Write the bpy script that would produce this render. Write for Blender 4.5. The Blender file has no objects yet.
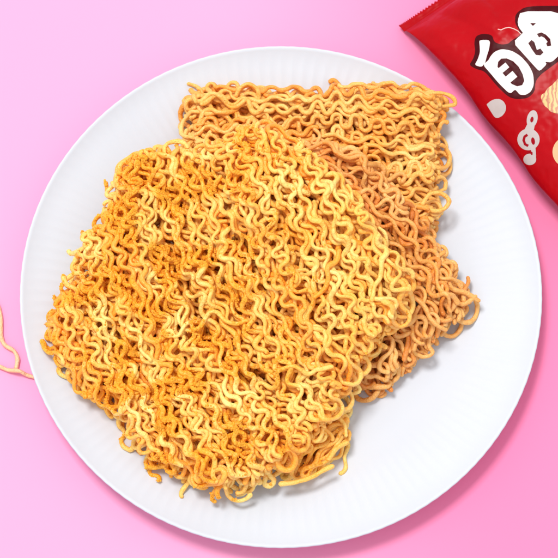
import bpy, bmesh, math, random
import numpy as np
from mathutils import Vector, noise as mnoise

random.seed(7)
rng = np.random.default_rng(11)
CM = 0.01                                   # lengths below are written in centimetres
sc = bpy.context.scene

# ------------------------------------------------------------------ camera
TILT = math.radians(16.5)
DIST = 78.0
PXW = 558.0
FRAME_W = 21.9                              # cm seen across the frame at the target
cam_d = bpy.data.cameras.new('camera')
cam = bpy.data.objects.new('camera', cam_d)
sc.collection.objects.link(cam)
sc.camera = cam
TARGET = np.array([0.0, 0.0, 1.4])
CAM = TARGET + DIST * np.array([0.0, -math.sin(TILT), math.cos(TILT)])
cam.location = Vector(CAM * CM)
cam.rotation_euler = (TILT, 0, 0)
cam_d.sensor_width = 36.0
cam_d.lens = 36.0 * DIST / FRAME_W
cam_d.clip_start = 0.01
cam_d.clip_end = 50.0
cam_d.dof.use_dof = True
cam_d.dof.focus_distance = (DIST - 1.6) * CM
cam_d.dof.aperture_fstop = 30.0


def at(px, py, z=0.0):
    """point at height z (cm) seen at pixel (px, py) of the 558 px photograph"""
    k = FRAME_W / PXW
    x = (px - PXW / 2) * k
    y = (PXW / 2 - py) * k
    d = np.array([x, y * math.cos(TILT) + DIST * math.sin(TILT), y * math.sin(TILT) - DIST * math.cos(TILT)])
    t = (z - CAM[2]) / d[2]
    return CAM + d * t


# ------------------------------------------------------------------ light
world = bpy.data.worlds.new('World')
sc.world = world
world.use_nodes = True
bgn = world.node_tree.nodes['Background']
bgn.inputs[0].default_value = (1.0, 0.99, 0.975, 1)
bgn.inputs[1].default_value = 0.76


def area(name, loc, target, size, size_y, power, col):
    l = bpy.data.lights.new(name, 'AREA')
    l.shape = 'RECTANGLE'
    l.size = size
    l.size_y = size_y
    l.energy = power
    l.color = col
    o = bpy.data.objects.new(name, l)
    sc.collection.objects.link(o)
    o.location = loc
    o.rotation_euler = (Vector(target) - Vector(loc)).to_track_quat('-Z', 'Y').to_euler()
    return o


area('key_light', (-0.42, 0.42, 1.95), (0, 0, 0), 0.55, 0.45, 27.0, (1.0, 0.975, 0.94))

sc.view_settings.view_transform = 'Standard'
sc.view_settings.look = 'None'
sc.view_settings.exposure = 0.17
sc.view_settings.gamma = 1.0
sc.render.engine = 'CYCLES'
sc.cycles.max_bounces = 12
sc.cycles.diffuse_bounces = 8


# ------------------------------------------------------------------ helpers
def tag(o, label=None, cat=None, group=None, kind=None):
    if label: o['label'] = label
    if cat: o['category'] = cat
    if group: o['group'] = group
    if kind: o['kind'] = kind
    return o


def empty(name, loc):
    o = bpy.data.objects.new(name, None)
    o.empty_display_size = 0.01
    sc.collection.objects.link(o)
    o.location = Vector(loc) * CM
    return o


def obj(name, verts, faces, mat, parent=None, origin=(0, 0, 0), smooth=True):
    """verts in world cm; origin in world cm"""
    me = bpy.data.meshes.new(name)
    v = (np.asarray(verts, dtype=np.float64) - np.asarray(origin)) * CM
    if isinstance(faces, np.ndarray):
        n, k = faces.shape
        me.vertices.add(len(v)); me.vertices.foreach_set('co', v.astype(np.float32).ravel())
        me.loops.add(n * k); me.loops.foreach_set('vertex_index', faces.astype(np.int32).ravel())
        me.polygons.add(n); me.polygons.foreach_set('loop_start', np.arange(0, n * k, k, dtype=np.int32))
        me.update(calc_edges=True)
        me.validate()
    else:
        me.from_pydata([tuple(p) for p in v], [], faces)
    me.polygons.foreach_set('use_smooth', [smooth] * len(me.polygons))
    me.materials.append(mat)
    me.update()
    o = bpy.data.objects.new(name, me)
    sc.collection.objects.link(o)
    if parent is not None:
        o.parent = parent
    else:
        o.location = Vector(origin) * CM
    return o


class NT:
    def __init__(self, name):
        self.m = bpy.data.materials.new(name)
        self.m.use_nodes = True
        self.t = self.m.node_tree
        self.p = self.t.nodes['Principled BSDF']

    def n(self, typ, **kw):
        nd = self.t.nodes.new(typ)
        for k, v in kw.items():
            if k.startswith('i_'):
                nd.inputs[k[2:].replace('_', ' ')].default_value = v
            else:
                setattr(nd, k, v)
        return nd

    def l(self, a, b):
        self.t.links.new(a, b)

    def mix(self, fac, a, b, blend='MIX'):
        nd = self.t.nodes.new('ShaderNodeMix')
        nd.data_type = 'RGBA'
        nd.blend_type = blend
        for s, v in ((nd.inputs[0], fac), (nd.inputs[6], a), (nd.inputs[7], b)):
            if hasattr(v, 'is_output'):
                self.l(v, s)
            elif isinstance(v, (int, float)):
                s.default_value = v
            else:
                s.default_value = (*v, 1)
        return nd.outputs[2]

    def ramp(self, src, a, b, va=0.0, vb=1.0):
        nd = self.t.nodes.new('ShaderNodeMapRange')
        nd.inputs[1].default_value = a; nd.inputs[2].default_value = b
        nd.inputs[3].default_value = va; nd.inputs[4].default_value = vb
        self.l(src, nd.inputs[0])
        return nd.outputs[0]

    def noise(self, scale, detail=3, vec=None, rough=0.55):
        nd = self.n('ShaderNodeTexNoise', i_Scale=scale, i_Detail=detail, i_Roughness=rough)
        if vec is None:
            tc = self.n('ShaderNodeTexCoord')
            vec = tc.outputs['Object']
        self.l(vec, nd.inputs['Vector'])
        return nd.outputs['Fac']

    def bump(self, src, strength, dist):
        nd = self.n('ShaderNodeBump', i_Strength=strength, i_Distance=dist)
        self.l(src, nd.inputs['Height'])
        self.l(nd.outputs[0], self.p.inputs['Normal'])
        return nd


# ------------------------------------------------------------------ materials
def mat_table():
    n = NT('pink_paper')
    g = n.n('ShaderNodeNewGeometry')
    sep = n.n('ShaderNodeSeparateXYZ')
    n.l(g.outputs['Position'], sep.inputs[0])
    # the base colour blends from lilac pink (left) to rose pink (right)
    f = n.t.nodes.new('ShaderNodeMapRange'); f.interpolation_type = 'SMOOTHSTEP'
    f.inputs[1].default_value = -0.03; f.inputs[2].default_value = 0.095
    n.l(sep.outputs[0], f.inputs[0])
    c = n.mix(f.outputs[0], (0.92, 0.37, 0.60), (0.92, 0.245, 0.46))
    n.l(c, n.p.inputs['Base Color'])
    n.p.inputs['Roughness'].default_value = 0.75
    n.p.inputs['Specular IOR Level'].default_value = 0.15
    n.bump(n.noise(900, 4), 0.06, 0.0002)
    return n.m


def mat_plate():
    n = NT('white_glazed')
    c = n.mix(n.ramp(n.noise(35, 3), 0.3, 0.7), (0.61, 0.655, 0.735), (0.625, 0.668, 0.745))
    n.l(c, n.p.inputs['Base Color'])
    n.p.inputs['Roughness'].default_value = 0.5
    n.p.inputs['Specular IOR Level'].default_value = 0.2
    n.bump(n.noise(60, 2), 0.12, 0.0006)
    return n.m


def mat_noodle(name, pale, mid, deep, dustcol):
    n = NT(name)
    g = n.n('ShaderNodeNewGeometry')
    isl = g.outputs['Random Per Island']
    big = n.noise(55, 3)
    fine = n.noise(380, 4)
    a = n.mix(n.ramp(big, 0.34, 0.64), mid, pale)
    b0 = n.mix(n.ramp(isl, 0.0, 0.6, 0.0, 0.5), a, mid)
    b = n.mix(n.ramp(isl, 0.66, 1.0, 0.0, 0.85), b0, deep)
    c = n.mix(n.ramp(fine, 0.50, 0.74, 0.0, 0.55), b, deep)
    at_ = n.n('ShaderNodeAttribute', attribute_name='dust')
    spk = n.noise(620, 3)
    add = n.n('ShaderNodeMath', operation='ADD')
    n.l(at_.outputs['Fac'], add.inputs[0]); n.l(spk, add.inputs[1])
    d = n.mix(n.ramp(add.outputs[0], 0.66, 1.22, 0.0, 0.95), c, dustcol)
    n.l(d, n.p.inputs['Base Color'])
    n.p.inputs['Roughness'].default_value = 0.30
    n.p.inputs['Specular IOR Level'].default_value = 0.5
    n.p.inputs['Subsurface Weight'].default_value = 0.18
    n.p.inputs['Subsurface Radius'].default_value = (1.0, 0.55, 0.15)
    n.p.inputs['Subsurface Scale'].default_value = 0.0012
    s = n.n('ShaderNodeMath', operation='ADD')
    n.l(n.noise(480, 3), s.inputs[0]); n.l(n.noise(1500, 2), s.inputs[1])
    n.bump(s.outputs[0], 0.75, 0.0006)
    return n.m


def mat_plain(name, col, rough=0.4, var=0.08, scale=200, spec=0.5):
    n = NT(name)
    lo = tuple(v * (1 - var) for v in col)
    n.l(n.mix(n.ramp(n.noise(scale, 3), 0.3, 0.7), lo, col), n.p.inputs['Base Color'])
    n.p.inputs['Roughness'].default_value = rough
    n.p.inputs['Specular IOR Level'].default_value = spec
    return n


M_table = mat_table()
M_plate = mat_plate()
DUST = (1.0, 0.43, 0.025)
M_front = mat_noodle('fried_noodle_yellow', (1.0, 0.79, 0.28), (1.0, 0.53, 0.08), (1.0, 0.35, 0.015), DUST)
M_mid = mat_noodle('fried_noodle_orange', (0.93, 0.57, 0.20), (0.86, 0.38, 0.085), (0.76, 0.23, 0.03), DUST)
M_rear = mat_noodle('fried_noodle_amber', (0.98, 0.66, 0.22), (0.94, 0.46, 0.085), (0.88, 0.30, 0.025), DUST)
M_frag = mat_noodle('plain_noodle', (0.95, 0.66, 0.40), (0.93, 0.55, 0.30), (0.86, 0.45, 0.22), DUST)
M_season = mat_plain('seasoning_grains', (1.0, 0.47, 0.03), 0.6, 0.35, 400).m

nf = mat_plain('red_film', (0.44, 0.002, 0.007), 0.30, 0.12, 60, 0.10)
nf.bump(nf.noise(26, 4, rough=.6), 0.8, 0.0042)
nf.p.inputs['Coat Weight'].default_value = 0.0
nf.p.inputs['Coat Roughness'].default_value = 0.12
M_film = nf.m


def print_mat(name, col, rough=0.35):
    n = mat_plain(name, col, rough, 0.05, 120, 0.07)
    n.bump(n.noise(26, 4, rough=.6), 0.8, 0.0042)
    return n.m


M_pwhite = print_mat('white_ink', (0.80, 0.76, 0.745))
M_pmaroon = print_mat('maroon_ink', (0.060, 0.003, 0.006))
M_pgrey = print_mat('pale_grey_ink', (0.52, 0.46, 0.46))
M_pcream = print_mat('cream_ink', (0.72, 0.47, 0.27))
M_ppink = print_mat('pale_pink_ink', (0.85, 0.50, 0.46))
M_pred = print_mat('dark_red_ink', (0.33, 0.004, 0.012))
npn = NT('printed_noodles')
wv = npn.n('ShaderNodeTexWave', i_Scale=190.0, i_Distortion=7.0, i_Detail=2.0, i_Detail_Scale=1.6)
tc_ = npn.n('ShaderNodeTexCoord'); npn.l(tc_.outputs['Object'], wv.inputs['Vector'])
npn.l(npn.mix(npn.ramp(wv.outputs['Fac'], 0.15, 0.75), (0.40, 0.10, 0.012), (0.72, 0.40, 0.10)), npn.p.inputs['Base Color'])
npn.p.inputs['Roughness'].default_value = 0.35
M_pnoodle = npn.m

# ------------------------------------------------------------------ tabletop
vs, fs = [], []
N = 24
for j in range(N + 1):
    for i in range(N + 1):
        vs.append(((i / N - 0.5) * 300, (j / N - 0.5) * 300, 0))
for j in range(N):
    for i in range(N):
        a = j * (N + 1) + i
        fs.append((a, a + 1, a + N + 2, a + N + 1))
tag(obj('tabletop', vs, fs, M_table), 'smooth pink paper tabletop fading from lilac to rose', None, None, 'structure')

# ------------------------------------------------------------------ plate
PC = at(281, 287.5, 1.38)
PCX, PCY = PC[0], PC[1]
PR = 10.22
FLOOR_R = 7.35


def plate_profile():
    top = [(0, .42), (2.5, .42), (5, .42), (6.6, .43), (7.1, .46), (7.5, .54), (7.9, .65), (8.5, .79), (9.1, .95), (9.6, 1.10),
           (9.95, 1.25), (10.08, 1.33), (10.16, 1.38), (PR, 1.375), (PR + .02, 1.32)]
    bot = [(PR - .03, 1.24), (9.9, 1.09), (9.5, .94), (9.0, .78), (8.4, .62), (7.8, .47), (7.3, .32), (6.9, .22), (6.6, .20), (6.5, .03),
           (6.1, .03), (6.0, .22), (3, .24), (0, .24)]
    return top + bot


def refine(pr):
    out = []
    for (a, b) in zip(pr[:-1], pr[1:]):
        k = max(1, int(math.hypot(b[0] - a[0], b[1] - a[1]) / 0.22))
        for q in range(k):
            out.append((a[0] + (b[0] - a[0]) * q / k, a[1] + (b[1] - a[1]) * q / k))
    out.append(pr[-1])
    return out


prof = refine(plate_profile())
NA = 1440
NFL = 132
ang = np.arange(NA) / NA * 2 * math.pi
V = []
for (r, z) in prof:
    w = min(max((r - 7.5) / 0.8, 0), 1) * min(max((PR - .12 - r) / 0.5, 0), 1)
    fl = (1 - np.abs(np.sin(ang * NFL / 2))) ** 0.8
    dz = w * 0.017 * (fl - .4)
    rr = r + (0.004 * np.cos(ang * NFL) if r > 9.9 else 0) + 0 * ang
    V.append(np.stack([PCX + rr * np.cos(ang), PCY + rr * np.sin(ang), z + dz], 1))
V = np.concatenate(V)
K = len(prof)
ii = np.arange(NA); jj = (ii + 1) % NA
F = np.concatenate([np.stack([k * NA + ii, k * NA + jj, (k + 1) * NA + jj, (k + 1) * NA + ii], 1)[:, ::-1] for k in range(K - 1)])
plate = obj('plate', V, F, M_plate, None, (PCX, PCY, 0))
tag(plate, 'large round white plate with a finely fluted rim holding the fried noodles', 'plate')

# ------------------------------------------------------------------ noodle machinery
CELL = 0.045
GX0, GY0 = -12.0, -12.0
GN = int(24 / CELL)
gx = GX0 + (np.arange(GN) + .5) * CELL
XX, YY = np.meshgrid(gx, gx, indexing='ij')
RR = np.hypot(XX - PCX, YY - PCY)
pz = np.interp(RR.ravel(), [p[0] for p in plate_profile()[:13]], [p[1] for p in plate_profile()[:13]]).reshape(RR.shape)
H = np.where(RR < PR, pz, 0.0)
ALLH = H.copy()
R0 = 0.089
_o = int(math.ceil(R0 * 1.05 / CELL))
OFF = [(i, j) for i in range(-_o, _o + 1) for j in range(-_o, _o + 1) if math.hypot(i, j) * CELL < R0]
OI = np.array([o[0] for o in OFF]); OJ = np.array([o[1] for o in OFF])
OD = np.hypot(OI, OJ) * CELL
OH = np.sqrt(np.maximum(R0 ** 2 - OD ** 2, 0))


def smooth1(z, k, it=1):
    for _ in range(it):
        zp = np.pad(z, k, mode='edge')
        c = np.cumsum(np.insert(zp, 0, 0))
        z = (c[2 * k + 1:] - c[:-2 * k - 1]) / (2 * k + 1)
    return z


def lay(xy, Hg, stiff=4, sink=0.02):
    """drop a strand (n,2) on the height field, return its z"""
    ci = ((xy[:, 0] - GX0) / CELL).astype(int); cj = ((xy[:, 1] - GY0) / CELL).astype(int)
    I = np.clip(ci[:, None] + OI, 0, GN - 1); J = np.clip(cj[:, None] + OJ, 0, GN - 1)
    z = (Hg[I, J] + OH).max(1)
    for _ in range(5):
        z = np.maximum(z, smooth1(z, stiff) - 0.01)
    wide = smooth1(z, 14, 2)
    z = np.maximum(z, wide - 0.22)
    z = smooth1(z, 2, 2) - sink
    tt = np.arange(len(z)) * .06
    z = z + .075 * np.sin(tt * rng.uniform(3.2, 6.0) + rng.uniform(0, 6.28)) * np.sin(tt * rng.uniform(.5, 1.3) + rng.uniform(0, 6.28))
    np.maximum.at(Hg, (I.ravel(), J.ravel()), (z[:, None] + OH).ravel())
    return z


def resample(p, step):
    d = np.hypot(*(np.diff(p[:, :2], axis=0).T))
    s = np.insert(np.cumsum(d), 0, 0)
    n = max(int(s[-1] / step), 4)
    t = np.linspace(0, s[-1], n)
    return np.stack([np.interp(t, s, p[:, k]) for k in range(p.shape[1])], 1), t


def tube(P, r, ns=8, aspect=None):
    """P (n,3), r (n,) -> verts, quads with closed tapered ends"""
    n = len(P)
    T = np.gradient(P, axis=0)
    T /= np.linalg.norm(T, axis=1)[:, None] + 1e-9
    up = np.array([0.05, 0.03, 1.0])
    B = np.cross(T, up)
    ln = np.linalg.norm(B, axis=1)[:, None]
    B = B / (ln + 1e-6)
    Nn = np.cross(B, T)
    r = r.copy()
    ra, rb = r.copy(), r.copy()
    if aspect is not None:
        ra = ra * aspect; rb = rb / aspect
    a = np.arange(ns) / ns * 2 * math.pi
    ring = P[:, None, :] + ra[:, None, None] * np.cos(a)[None, :, None] * B[:, None, :] + rb[:, None, None] * np.sin(a)[None, :, None] * Nn[:, None, :]
    # rounded ends
    e0 = P[0] - T[0] * r[0] * .55; e1 = P[-1] + T[-1] * r[-1] * .55
    cap0 = e0[None] + (ring[0] - P[0]) * .45
    cap1 = e1[None] + (ring[-1] - P[-1]) * .45
    tip0 = np.repeat((P[0] - T[0] * r[0] * .7)[None], ns, 0) + (ring[0] - P[0]) * .02
    tip1 = np.repeat((P[-1] + T[-1] * r[-1] * .7)[None], ns, 0) + (ring[-1] - P[-1]) * .02
    ring = np.concatenate([tip0[None], cap0[None], ring, cap1[None], tip1[None]])
    m = len(ring)
    i = np.arange(m - 1)[:, None] * ns
    k = np.arange(ns)[None]
    k2 = (k + 1) % ns
    q = np.stack([i + k, i + ns + k, i + ns + k2, i + k2], -1).reshape(-1, 4)
    return ring.reshape(-1, 3), q


def vary_r(n, t):
    ph = rng.uniform(0, 6.28, 4)
    return R0 * (1.02 + .07 * np.sin(t * 3.1 + ph[0]) + .06 * np.sin(t * 7.3 + ph[1]) + .045 * np.sin(t * 15.1 + ph[2])) * rng.uniform(.86, 1.10)


def inside(poly, x, y):
    c = np.zeros(np.shape(x), bool)
    n = len(poly)
    for i in range(n):
        x1, y1 = poly[i]; x2, y2 = poly[(i + 1) % n]
        if y1 == y2: continue
        hit = ((y1 > y) != (y2 > y)) & (x < (x2 - x1) * (y - y1) / (y2 - y1) + x1)
        c ^= hit
    return c


def wavy(base, amp, lam, ph0, chaos, axes=None):
    """base (n,2) resampled at .05 ; add the crimp of instant noodles"""
    p, t = resample(base, 0.055)
    n = len(p)
    T = np.gradient(p, axis=0); T /= np.linalg.norm(T, axis=1)[:, None] + 1e-9
    Nn = np.stack([-T[:, 1], T[:, 0]], 1)
    # irregular phase and amplitude
    w = smooth1(rng.normal(0, 1, n + 60), 7, 2)[:n] * 3.4
    ph = 2 * math.pi * t / lam + ph0 + np.cumsum(w) * .055 / lam * 2.2 * chaos
    A = amp * (1 + 1.6 * chaos * smooth1(rng.normal(0, 1, n + 60), 9, 2)[:n])
    A = np.clip(A, amp * .35, amp * 1.9)
    L = amp * .30 * rng.uniform(.2, 1.4)
    q = p + Nn * (A * np.sin(ph))[:, None] - T * (L * np.sin(2 * ph))[:, None]
    if axes is not None:
        e1, e2, off = axes
        u = p @ e1; v = p @ e2
        lam_l = lam * .92
        f = 2 * math.pi * u / lam_l + off + 2.1 * np.sin(v * 1.15 + off) + 1.4 * np.sin(u * .9 + v * .8 + off * 2) + .8 * smooth1(rng.normal(0, 1, n + 60), 12, 2)[:n] * 4
        q = p + e2[None] * (A * np.sin(f))[:, None] - e1[None] * (L * .8 * np.sin(2 * f))[:, None]
    drift = smooth1(rng.normal(0, 1, n + 60), 16, 2)[:n] * 1.2 * chaos
    q = q + Nn * drift[:, None]
    return resample(q, 0.06)


def build_cake(poly_px, zmid, flow_deg, bend, thick, base_plane, amp, lam, chaos, layers, spacing, jitter, extra=None, sinkcap=9.0, shrink_top=.35):
    """poly_px: outline in photo pixels at height zmid. Returns list of strands (n,3),t"""
    global ALLH
    poly = np.array([at(px, py, zmid)[:2] for px, py in poly_px])
    cen = poly.mean(0)
    Hg = np.full_like(ALLH, -5.0)
    pl = base_plane(XX, YY)
    Hg = np.maximum(pl, np.minimum(ALLH, pl + sinkcap))
    strands = []
    for L in range(layers):
        f = L / max(layers - 1, 1)
        sh = 1 - (shrink_top / 5.0) * max(0, (f - .45) / .55) - (0.25 / 5.0) * max(0, (.3 - f) / .3)
        pol = cen + (poly - cen) * sh
        a = math.radians(flow_deg + rng.normal(0, jitter))
        e1 = np.array([math.cos(a), math.sin(a)]); e2 = np.array([-e1[1], e1[0]])
        # straightening (bend): v = v' - k u^2
        loc = (pol - cen) @ np.stack([e1, e2], 1)
        vmin, vmax = loc[:, 1].min() - abs(bend) * 30, loc[:, 1].max() + abs(bend) * 30
        rows = np.arange(vmin, vmax, spacing) + rng.uniform(0, spacing)
        us = np.arange(-9, 9, .1)
        segs = []
        for v in rows:
            vv = v + rng.normal(0, .05)
            pts = cen + np.outer(us, e1) + np.outer(vv + bend * us ** 2, e2)
            ins = inside(pol, pts[:, 0], pts[:, 1])
            if ins.sum() < 8: continue
            i0 = np.argmax(ins); i1 = len(ins) - 1 - np.argmax(ins[::-1])
            i0 = min(max(i0 + int(rng.normal(0, .8)), 0), len(us) - 2); i1 = min(max(i1 + int(rng.normal(0, .8)), i0 + 4), len(us) - 1)
            segs.append((pts[i0:i1 + 1]))
        # join in serpentines of neighbouring rows
        loff = rng.uniform(0, 6.28)
        order = list(range(len(segs)))
        k = 0
        paths = []
        while k < len(order):
            m = int(rng.integers(1, 4))
            grp = order[k:k + m]
            k += m
            path = []
            flip = rng.random() < .5
            for q, g in enumerate(grp):
                s = segs[g]
                if (q % 2 == 1) ^ flip: s = s[::-1]
                if path:
                    a0 = path[-1][-1]; b0 = s[0]
                    d = np.linalg.norm(b0 - a0)
                    if d > 1.6:
                        paths.append(np.concatenate(path)); path = []
                    else:
                        dirv = path[-1][-1] - path[-1][-3]; dirv /= np.linalg.norm(dirv) + 1e-9
                        tt = np.linspace(.15, .85, 5)[:, None]
                        arc = a0 * (1 - tt) + b0 * tt + dirv * (np.sin(tt * math.pi) * d * .30)
                        path.append(arc)
                path.append(s)
            if path: paths.append(np.concatenate(path))
        rng.shuffle(paths)
        for p in paths:
            coh = rng.random() < .55
            q, t = wavy(p, amp * rng.uniform(.85, 1.25), lam * (1.0 if coh else rng.uniform(.85, 1.2)), rng.uniform(0, 6.28), chaos, (e1, e2, loff) if coh else None)
            z = lay(q, Hg)
            full = np.column_stack([q, z])
            k0 = 0                                  # brittle noodles snap here and there
            while k0 < len(full) - 12:
                k1 = min(len(full), k0 + int(rng.uniform(60, 330)))
                if len(full) - k1 < 14: k1 = len(full)
                strands.append((full[k0:k1], t[k0:k1]))
                k0 = k1 + int(rng.uniform(3, 7))
        # a few stray crossing strands in every layer
        for _ in range(3):
            c0 = pol[rng.integers(len(pol))] * .4 + cen * .6 + rng.normal(0, 1.2, 2)
            aa = a + rng.uniform(-1.2, 1.2)
            dd = np.array([math.cos(aa), math.sin(aa)])
            ln = rng.uniform(1.2, 3.2)
            pts = c0 + np.outer(np.linspace(-ln / 2, ln / 2, 24), dd)
            if not inside(pol, pts[:, 0], pts[:, 1]).all(): continue
            q, t = wavy(pts, amp * 1.1, lam, rng.uniform(0, 6.28), chaos * 1.2)
            z = lay(q, Hg)
            strands.append((np.column_stack([q, z]), t))
        body = inside(pol, XX, YY)
        mean_t = (Hg - np.maximum(pl, ALLH))[body].mean()
        if mean_t > thick: break
    if extra:
        for pts, am in extra:
            q, t = wavy(np.array(pts), am, lam, rng.uniform(0, 6.28), .5)
            z = lay(q, Hg)
            strands.append((np.column_stack([q, z]), t))
    ALLH = np.maximum(ALLH, Hg * 1.0)
    return strands, poly, Hg


def mesh_strands(name, strands, mat, parent, origin, dustfn, ns=8):
    Vs, Fs, D = [], [], []
    off = 0
    for P, t in strands:
        r = vary_r(len(P), t)
        asp = 1.03 + .12 * np.sin(t * 2.3 + rng.uniform(0, 6))
        v, f = tube(P, r, ns, asp)
        Vs.append(v); Fs.append(f + off); off += len(v)
    Vv = np.concatenate(Vs); Ff = np.concatenate(Fs)
    o = obj(name, Vv, Ff, mat, parent, origin)
    if dustfn is not None:
        at_ = o.data.attributes.new('dust', 'FLOAT', 'POINT')
        at_.data.foreach_set('value', dustfn(Vv).astype(np.float32))
    return o


def blobnoise(x, y, sc_, seed):
    """cheap smooth 2d noise in 0..1"""
    r = np.random.default_rng(seed)
    s = np.zeros_like(x)
    for _ in range(14):
        a = r.uniform(0, 6.28); k = sc_ * r.uniform(.5, 1.8)
        s += np.sin((x * math.cos(a) + y * math.sin(a)) * k + r.uniform(0, 6.28))
    return np.clip(.5 + s / 9.0, 0, 1)


def sprinkle(name, strands, Hg, parent, origin, prob, count, lo, hi):
    P = np.concatenate([s[0] for s in strands])
    ci = np.clip(((P[:, 0] - GX0) / CELL).astype(int), 0, GN - 1); cj = np.clip(((P[:, 1] - GY0) / CELL).astype(int), 0, GN - 1)
    top = Hg[ci, cj] - (P[:, 2] + R0) < .16
    P = P[top]
    w = prob(P)
    pick = rng.choice(len(P), count, p=w / w.sum())
    P = P[pick]
    th = rng.normal(0, .7, count); ph = rng.uniform(0, 6.28, count)
    D = np.stack([np.sin(th) * np.cos(ph), np.sin(th) * np.sin(ph), np.cos(th)], 1)
    C = P + D * R0 * 1.02
    ico = bmesh.new(); bmesh.ops.create_icosphere(ico, subdivisions=1, radius=1)
    iv = np.array([v.co[:] for v in ico.verts]); ifc = np.array([[v.index for v in f.verts] for f in ico.faces]); ico.free()
    size = lo + (hi - lo) * rng.random(count) ** 2.2
    sc3 = rng.uniform(.6, 1.3, (count, 1, 3))
    jit = rng.uniform(.72, 1.2, (count, len(iv), 1))
    Vv = C[:, None, :] + iv[None] * jit * sc3 * size[:, None, None]
    Ff = ifc[None] + (np.arange(count) * len(iv))[:, None, None]
    o = obj(name, Vv.reshape(-1, 3), Ff.reshape(-1, 3), M_season, parent, origin, smooth=False)
    tag(o, None, None, None, 'stuff')
    return o


def loose(name, pts_px, zs, mat, parent, origin, r=1.0, wave=None, label=None):
    """a hand-placed strand; pts in photo px with heights in cm"""
    P = np.array([at(px, py, z) for (px, py), z in zip(pts_px, zs)])
    # catmull-rom
    Q = []
    n = len(P)
    for i in range(n - 1):
        p0, p1, p2, p3 = P[max(i - 1, 0)], P[i], P[i + 1], P[min(i + 2, n - 1)]
        for t in np.linspace(0, 1, 10, endpoint=False):
            Q.append(.5 * ((2 * p1) + (-p0 + p2) * t + (2 * p0 - 5 * p1 + 4 * p2 - p3) * t * t + (-p0 + 3 * p1 - 3 * p2 + p3) * t ** 3))
    Q.append(P[-1])
    Q = np.array(Q)
    t = np.arange(len(Q)) * .06
    v, f = tube(Q, vary_r(len(Q), t) * r, 10)
    o = obj(name, v, f, mat, parent, origin)
    if label: o['label'] = label
    return o


# ------------------------------------------------------------------ cake behind (strands run left to right)
A_px = [(184, 96), (215, 86), (250, 92), (285, 92), (310, 100), (345, 90), (395, 92), (440, 96), (443, 130), (440, 170), (438, 215),
        (436, 240), (390, 236), (330, 226), (250, 220), (196, 205), (188, 165), (186, 130)]
oA = at(315, 190, 0.42)
rA = empty('noodle_cake', (oA[0], oA[1], .42))
tag(rA, 'amber fried noodle cake at the back of the plate, its strands running left to right', 'noodle cake', 'fried instant noodle cakes piled on the plate')
sA, polyA, HA = build_cake(A_px, 1.5, -4, 0.0, 1.75, lambda x, y: .44 + 0 * x, .17, 1.05, .95, 9, .33, 6)
mesh_strands('noodle_strands', sA, M_rear, rA, (oA[0], oA[1], .42),
             lambda v: .30 * blobnoise(v[:, 0], v[:, 1], 1.6, 3) * np.clip((4.0 - v[:, 0]) / 6, 0, 1))
oo = (oA[0], oA[1], .42)
loose('curled_strand', [(236, 96), (240, 88), (248, 84), (256, 88), (259, 96), (256, 106)], [2.2, 2.35, 2.4, 2.35, 2.2, 2.0], M_rear, rA, oo, .8)
loose('curled_strand', [(395, 112), (408, 100), (424, 95), (440, 93), (452, 97), (455, 104), (446, 106), (428, 108), (412, 118)], [2.3, 2.35, 2.35, 2.3, 2.2, 2.1, 2.05, 2.1, 2.1], M_rear, rA, oo)
loose('curled_strand', [(422, 205), (430, 194), (442, 194), (449, 201), (444, 209), (434, 211), (424, 207), (416, 214)], [2.2, 2.2, 2.1, 2.0, 1.95, 2.0, 2.1, 2.1], M_rear, rA, oo)

# ------------------------------------------------------------------ cake in the middle (sweeps down to the right)
B_px = [(250, 160), (300, 150), (345, 152), (385, 185), (415, 215), (445, 255), (474, 296), (458, 315), (432, 345), (408, 366), (384, 385),
        (362, 382), (330, 370), (280, 330), (240, 280), (230, 215)]
oB = at(360, 270, 0.42)
rB = empty('noodle_cake', (oB[0], oB[1], .42))
tag(rB, 'orange fried noodle cake sweeping down right from under the yellow one to a frayed corner', 'noodle cake', 'fried instant noodle cakes piled on the plate')
pB0 = at(440, 350, 0.4)


def planeB(x, y):
    # rests on the rear cake in the north, on the plate in the south-east
    return .42 + np.clip((y - pB0[1]) * .20, 0, 3) + np.clip((pB0[0] - x) * .02, 0, 2)


sB, polyB, HB = build_cake(B_px, 2.0, -46, -0.035, 1.35, planeB, .18, 1.15, .9, 7, .33, 6)
mesh_strands('noodle_strands', sB, M_mid, rB, (oB[0], oB[1], .42),
             lambda v: .22 * blobnoise(v[:, 0], v[:, 1], 1.6, 5))
oo = (oB[0], oB[1], .42)
loose('loose_strand', [(425, 262), (438, 272), (444, 284), (455, 290), (466, 293), (479, 301)], [2.2, 2.0, 1.8, 1.7, 1.6, 1.4], M_mid, rB, oo)
loose('loose_strand', [(430, 276), (440, 290), (452, 301), (464, 304), (476, 296)], [2.0, 1.8, 1.6, 1.5, 1.5], M_mid, rB, oo)
loose('loose_strand', [(404, 296), (414, 298), (424, 306), (430, 318), (438, 326), (446, 330)], [2.3, 2.4, 2.3, 2.2, 2.1, 1.9], M_mid, rB, oo)
loose('loose_strand', [(352, 374), (362, 382), (374, 386), (388, 384), (398, 376), (396, 366)], [1.0, 1.0, .95, .95, 1.1, 1.3], M_mid, rB, oo)

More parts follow.
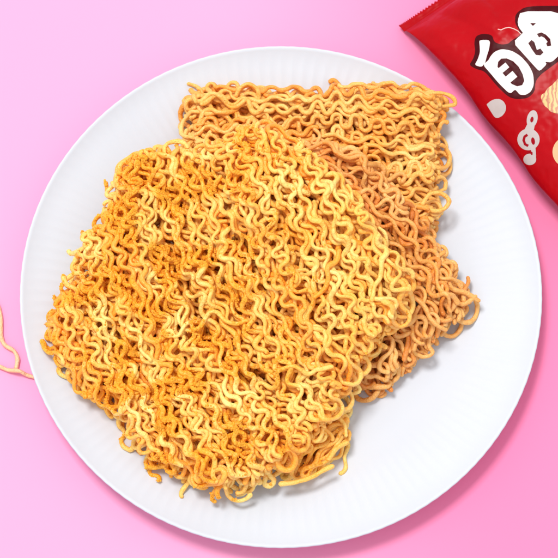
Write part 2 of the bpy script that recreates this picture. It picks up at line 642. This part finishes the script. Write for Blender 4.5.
# ------------------------------------------------------------------ front cake
C_px = [(122, 176), (142, 160), (170, 158), (200, 166), (232, 146), (262, 146), (292, 160), (325, 190), (352, 220), (380, 250), (408, 280),
        (408, 305), (396, 330), (372, 352), (352, 378), (340, 405), (318, 438), (290, 463), (262, 480), (225, 488), (188, 477), (156, 462),
        (132, 436), (116, 410), (86, 388), (66, 372), (50, 345), (48, 318), (70, 296), (80, 262), (88, 240), (106, 222), (114, 198)]
oC = at(230, 330, 0.42)
rC = empty('noodle_cake', (oC[0], oC[1], .42))
tag(rC, 'largest golden yellow fried noodle cake lying on top at the front, dusted with orange seasoning', 'noodle cake', 'fried instant noodle cakes piled on the plate')


def planeC(x, y):
    # leans: low on the left, lifted on the right by the middle cake
    return .44 + np.clip((x + 7.0) * .115, 0, 3)


D_px = [(280, 470), (296, 430), (318, 398), (342, 398), (347, 420), (346, 448), (332, 464), (302, 478)]
sD, polyD, HD = build_cake(D_px, 1.0, 47, -.05, 1.0, lambda x, y: .46 + 0 * x, .07, 1.3, .6, 6, .27, 7, shrink_top=.2)
sC, polyC, HC = build_cake(C_px, 1.9, -56, 0.012, 1.6, planeC, .155, .95, 1.0, 11, .315, 10, sinkcap=2.3, shrink_top=.22)


def dustC(v):
    x, y = v[:, 0], v[:, 1]
    left = np.clip((3.2 - x - .15 * y) / 7.0, .05, 1)
    patch = np.clip((blobnoise(x, y, 3.4, 21) - .40) * 3.2, 0, 1)
    return np.clip(.80 * left * (.16 + .84 * patch), 0, .8)


sC = sC + sD
mesh_strands('noodle_strands', sC, M_front, rC, (oC[0], oC[1], .42), dustC)
sprinkle('seasoning', sC, HC, rC, (oC[0], oC[1], .42), lambda P: (dustC(P) ** 2 + .0012) * (.06 + blobnoise(P[:, 0], P[:, 1], 9.0, 77) ** 3), 22000, .012, .066)
oo = (oC[0], oC[1], .42)
# frayed lower layer sticking out beneath the front corner
for pts in ([(300, 452), (312, 438), (322, 424), (334, 416), (344, 424), (346, 436)],
            [(280, 484), (296, 482), (312, 477), (324, 470), (333, 466)]):
    loose('loose_strand', pts, [1.6] * len(pts), M_front, rC, oo, .95)

# ------------------------------------------------------------------ broken noodles on the table
o1 = at(8, 345, 0)
f1 = loose('noodle_fragment', [(-14, 296), (-3, 304), (1, 320), (1, 336), (5, 345), (14, 351), (17.5, 359), (16, 369)], [.11] * 8, M_frag, None, (o1[0], o1[1], 0), .98)
tag(f1, 'short crimped broken noodle lying upright on the pink tabletop at the left edge', 'noodle', 'broken noodles on the tabletop')
o2 = at(16, 371, 0)
f2 = loose('noodle_fragment', [(-22, 372), (-12, 366), (-2, 366), (8, 370), (19, 371), (27, 375), (37, 378)], [.12, .12, .13, .13, .30, .14, .12], M_frag, None, (o2[0], o2[1], 0), .9)
tag(f2, 'broken noodle on the pink tabletop whose end slips under the plate rim', 'noodle', 'broken noodles on the tabletop')

# ------------------------------------------------------------------ snack packet
E0 = at(454, 77, 1.3)
E1 = at(556, 206, 1.3)
b1 = (E1 - E0)[:2]; b1 /= np.linalg.norm(b1)
b2 = np.array([-b1[1], b1[0]])
BW, BL = 12.5, 15.0
S0 = -3.4


def bag_edge(s):
    return np.where(s < 0, -0.12 * (np.abs(s) / 2.8) ** 1.2, 0.0) + .05 * np.sin(s * 1.9 + .7) * np.clip((s + 1) / 2, 0, 1)


def bag_half(s, tau):
    ls = np.clip((s - S0 - .55) / 4.2, 0, 1); le = np.clip((BL - .6 - s) / 4.2, 0, 1)
    e = np.sqrt(np.clip(ls * (2 - ls), 0, 1)) * np.sqrt(np.clip(le * (2 - le), 0, 1))
    q = np.clip(1 - np.abs(2 * tau - 1) ** 2.6, 0, 1) ** .60
    return (1.7 * e) * q + .02


def bag_mid(s):
    ls = np.clip((s - S0 - .3) / 3.8, 0, 1)
    le = np.clip((BL - .3 - s) / 3.8, 0, 1)
    return (.25 + 1.1 * np.sqrt(ls * (2 - ls)) * np.sqrt(le * (2 - le)))


def bag_top(s, t):
    s = np.asarray(s, float); t = np.asarray(t, float)
    te = bag_edge(s)
    w = BW - 2 * te
    tau = np.clip((t - te) / w, 0, 1)
    h = bag_half(s, tau)
    fade = np.clip((5.0 - (s - S0)) / 5.0, 0, 1) ** 1.5
    edge = np.clip(tau * 22, 0, 1)
    wr = .24 * fade * edge * np.sin(t * 3.3 + .8 * np.sin(s * .9) + 1.2) * np.clip((s - S0) / 1.2, .15, 1)
    wr = wr + .10 * fade * edge * np.sin(t * 1.6 - s * .8 + 2.2) + .035 * edge * np.sin(s * 2.4 + t * .9) * np.exp(-t / 2.0)
    wr = wr - .16 * fade * edge * np.exp(-((t - 1.1 - .25 * (s - S0)) / .16) ** 2) - .12 * fade * edge * np.exp(-((t - 3.0 + .1 * (s - S0)) / .14) ** 2) - .10 * fade * edge * np.exp(-((t - 4.6 - .35 * (s - S0)) / .2) ** 2)
    return bag_mid(s) + h + wr * np.clip(h, 0, 1)


def bag_bot(s, t):
    te = bag_edge(s)
    tau = np.clip((t - te) / (BW - 2 * te), 0, 1)
    return np.maximum(bag_mid(s) - bag_half(s, tau), .02)


def bag_xy(s, t):
    return E0[0] + b1[0] * s + b2[0] * t, E0[1] + b1[1] * s + b2[1] * t


NS_, NT_ = 190, 170
ss = np.linspace(S0, BL, NS_)
tn = .5 - .5 * np.cos(np.linspace(0, math.pi, NT_))
SS, TN = np.meshgrid(ss, tn, indexing='ij')
TE = bag_edge(SS)
TT = TE + TN * (BW - 2 * TE)
zig = np.where(np.arange(NT_) % 2 == 0, .07, 0.0)
S2 = SS.copy(); S2[0] -= zig; S2[-1] += zig
X, Y = bag_xy(S2, TT)
crimp = .02 * np.sin(SS * 2 * math.pi / .16) * ((SS < S0 + .75) | (SS > BL - .75))
Zt = bag_top(SS, TT) + crimp; Zb = bag_bot(SS, TT) + crimp
Zb = np.minimum(Zb, Zt - .015)
Vt = np.stack([X, Y, Zt], -1).reshape(-1, 3); Vb = np.stack([X, Y, Zb], -1).reshape(-1, 3)
ix = (np.arange(NS_ - 1)[:, None] * NT_ + np.arange(NT_ - 1)[None]).ravel()
Ft = np.stack([ix, ix + NT_, ix + NT_ + 1, ix + 1], 1)
nt = NS_ * NT_
Fb = (Ft + nt)[:, ::-1]
r1 = np.arange(NS_ - 1) * NT_
side1 = np.stack([r1, r1 + nt, r1 + NT_ + nt, r1 + NT_], 1)
r2 = r1 + NT_ - 1
side2 = np.stack([r2, r2 + NT_, r2 + NT_ + nt, r2 + nt], 1)
c1 = np.arange(NT_ - 1)
e1_ = np.stack([c1, c1 + 1, c1 + 1 + nt, c1 + nt], 1)
c2 = c1 + (NS_ - 1) * NT_
e2_ = np.stack([c2, c2 + nt, c2 + 1 + nt, c2 + 1], 1)
oP = (E0[0] + b1[0] * 6 + b2[0] * 6, E0[1] + b1[1] * 6 + b2[1] * 6, 0)
bag = empty('snack_packet', oP)
tag(bag, 'puffy glossy red snack packet with white lettering and a treble clef, beyond the plate', 'packet')
obj('packet_film', np.concatenate([Vt, Vb]), np.concatenate([Ft, Fb, side1, side2, e1_, e2_]), M_film, bag, oP)


def on_bag(px, py, lift):
    z = 2.0
    for _ in range(14):
        p = at(px, py, z)
        d = p[:2] - E0[:2]
        s, t = float(d @ b1), float(d @ b2)
        z = .5 * z + .5 * (float(bag_top(s, t)) + lift if t > float(bag_edge(np.float64(s))) else 1.2)
    return p[0], p[1], z


def printed(name, polys, mat, lift):
    """flat inked shapes laid on the film; polys in photo px"""
    bm = bmesh.new()
    for poly in polys:
        vs_ = [bm.verts.new((x, y, 0)) for x, y in poly]
        bm.faces.new(vs_)
    bmesh.ops.triangulate(bm, faces=bm.faces[:])
    for _ in range(6):
        ed = [e for e in bm.edges if e.calc_length() > 1.2]
        if not ed: break
        bmesh.ops.subdivide_edges(bm, edges=ed, cuts=1)
        bmesh.ops.triangulate(bm, faces=bm.faces[:])
    bmesh.ops.recalc_face_normals(bm, faces=bm.faces[:])
    bm.verts.index_update()
    P = [on_bag(v.co.x, v.co.y, lift) for v in bm.verts]
    Fc = []
    for f in bm.faces:
        idx = [v.index for v in f.verts]
        a, b, c = (np.array(P[i]) for i in idx[:3])
        if np.cross(b - a, c - a)[2] < 0: idx = idx[::-1]
        Fc.append(idx)
    bm.free()
    return obj(name, P, Fc, mat, bag, oP)


def zz(pts, ox, oy, k):
    return [(ox + x / k, oy + y / k) for x, y in pts]


def round_poly(pts, it=2):
    for _ in range(it):
        out = []
        n = len(pts)
        for i in range(n):
            a, b = pts[i], pts[(i + 1) % n]
            out.append((a[0] * .8 + b[0] * .2, a[1] * .8 + b[1] * .2))
            out.append((a[0] * .2 + b[0] * .8, a[1] * .2 + b[1] * .8))
        pts = out
    return pts


def ell(cx, cy, rx, ry, rot=0, n=28, a0=0, a1=360):
    r = math.radians(rot)
    o = []
    for i in range(n):
        a = math.radians(a0 + (a1 - a0) * i / n)
        x, y = rx * math.cos(a), ry * math.sin(a)
        o.append((cx + x * math.cos(r) - y * math.sin(r), cy + x * math.sin(r) + y * math.cos(r)))
    return o


def stroke(pts, w):
    L, R = [], []
    for i, p in enumerate(pts):
        a = pts[max(i - 1, 0)]; b = pts[min(i + 1, len(pts) - 1)]
        dx, dy = b[0] - a[0], b[1] - a[1]
        d = math.hypot(dx, dy) or 1
        L.append((p[0] - dy / d * w, p[1] + dx / d * w)); R.append((p[0] + dy / d * w, p[1] - dx / d * w))
    return L + R[::-1]


k5 = 5.58
maroon = zz([(62, 240), (85, 205), (97, 165), (90, 115), (100, 78), (140, 64), (190, 72), (202, 112), (240, 126), (280, 122), (298, 104), (350, 72),
             (338, 40), (318, 5), (320, -45), (380, -90), (640, -90), (660, 90), (600, 190), (520, 250), (462, 292), (432, 330), (428, 388), (392, 424), (330, 432),
             (280, 418), (215, 355), (150, 275), (100, 262)], 458, 22, k5)
printed('lettering_outline', [round_poly(maroon)], M_pmaroon, .006)
arm = zz([(118, 100), (180, 100), (174, 150), (160, 192), (152, 226), (132, 252), (92, 240), (110, 210), (123, 170), (121, 130)], 458, 22, k5)
body = zz([(138, 238), (170, 214), (182, 190), (205, 165), (245, 150), (300, 160), (350, 190), (395, 240), (420, 290), (424, 350), (406, 390), (375, 408),
           (345, 406), (332, 390), (318, 376), (290, 403), (230, 345), (180, 285)], 458, 22, k5)
let2 = zz([(305, 112), (368, 68), (338, 28), (332, -5), (350, -60), (560, -60), (562, 0), (600, 60), (598, 140), (565, 185), (522, 225), (486, 222),
           (495, 236), (456, 274), (440, 262), (380, 195)], 458, 22, k5)
printed('white_lettering', [round_poly(arm), round_poly(body)], M_pwhite, .012)
printed('white_lettering', [round_poly(let2, 1)], M_pwhite, .012)
hole = zz([(220, 250), (224, 222), (242, 204), (272, 203), (308, 219), (339, 250), (361, 292), (370, 328), (358, 352), (330, 359), (300, 346), (260, 298)], 458, 22, k5)


def bar(cx, cy, ln, hw):
    ux, uy = .77, -.64
    return zz([(cx - uy * hw - ux * 6, cy + ux * hw - uy * 6), (cx - uy * hw + ux * ln, cy + ux * hw + uy * ln),
               (cx + uy * hw + ux * ln, cy - ux * hw + uy * ln), (cx + uy * hw - ux * 6, cy - ux * hw - uy * 6)], 458, 22, k5)


printed('white_lettering', [bar(241, 268, 45, 17), bar(283, 318, 45, 21)], M_pwhite, .018)
up = zz([(440, 66), (465, 58), (490, 70), (515, 95), (520, 132), (498, 136), (492, 120), (500, 110), (482, 88), (465, 80), (452, 86)], 458, 22, k5)
lo_ = zz([(392, 118), (410, 100), (426, 112), (416, 126), (440, 156), (460, 148), (477, 170), (460, 186), (435, 184), (412, 152)], 458, 22, k5)
tri = zz([(402, 6), (436, 6), (418, 22)], 458, 22, k5)
printed('lettering_counter', [hole, up, lo_, tri], M_pmaroon, .015)
printed('white_swirl', [stroke(zz([(222, 40), (240, 44), (262, 34), (285, 30), (312, 38), (335, 50), (352, 68)], 458, 22, k5), .45)], M_ppink, .010)
k3 = 6.975
blob = zz([(58, 100), (70, 92), (85, 78), (115, 64), (150, 62), (180, 80), (197, 115), (192, 150), (170, 180), (140, 196), (116, 192), (88, 148)], 478, 90, k3)
printed('grey_note_dot', [round_poly(blob)], M_pgrey, .010)
top_loop = ell(378, 202, 37, 62, 12)
neck = [(345, 235), (395, 250), (385, 300), (345, 330), (318, 290)]
disc = ell(352, 345, 78, 76)
tail = [(365, 400), (400, 395), (404, 440), (405, 480), (385, 505), (360, 470), (375, 440)]
dot = ell(361, 484, 45, 40)
printed('treble_clef', [zz(q, 478, 90, k3) for q in (top_loop,)], M_pgrey, .008)
printed('treble_clef', [zz(q, 478, 90, k3) for q in (neck,)], M_pgrey, .0095)
printed('treble_clef', [zz(q, 478, 90, k3) for q in (disc,)], M_pgrey, .011)
printed('treble_clef', [zz(q, 478, 90, k3) for q in (tail,)], M_pgrey, .0125)
printed('treble_clef', [zz(q, 478, 90, k3) for q in (dot,)], M_pgrey, .014)
h1 = ell(376, 206, 11, 20, 12, 14)
h2 = stroke([(345, 312), (325, 325), (318, 350), (328, 378), (350, 390)], 9)
h3 = ell(384, 356, 13, 26, -8, 14)
h4 = stroke([(340, 438), (360, 430), (376, 438), (374, 452)], 6)
printed('clef_counter', [zz(q, 478, 90, k3) for q in (h1, h2, h3, h4)], M_pred, .020)
pn = []
base_pn = zz([(462, 425), (466, 405), (485, 395), (498, 370), (525, 352), (545, 330), (575, 300), (640, 260), (720, 330), (720, 470), (640, 530), (575, 520), (545, 500),
              (520, 505), (500, 480), (478, 465)], 458, 22, k5)
printed('noodle_picture', [round_poly(base_pn)], M_pnoodle, .009)
printed('cream_circle', [ell(568, 152, 15.5, 15.5, 0, 40)], M_pcream, .009)
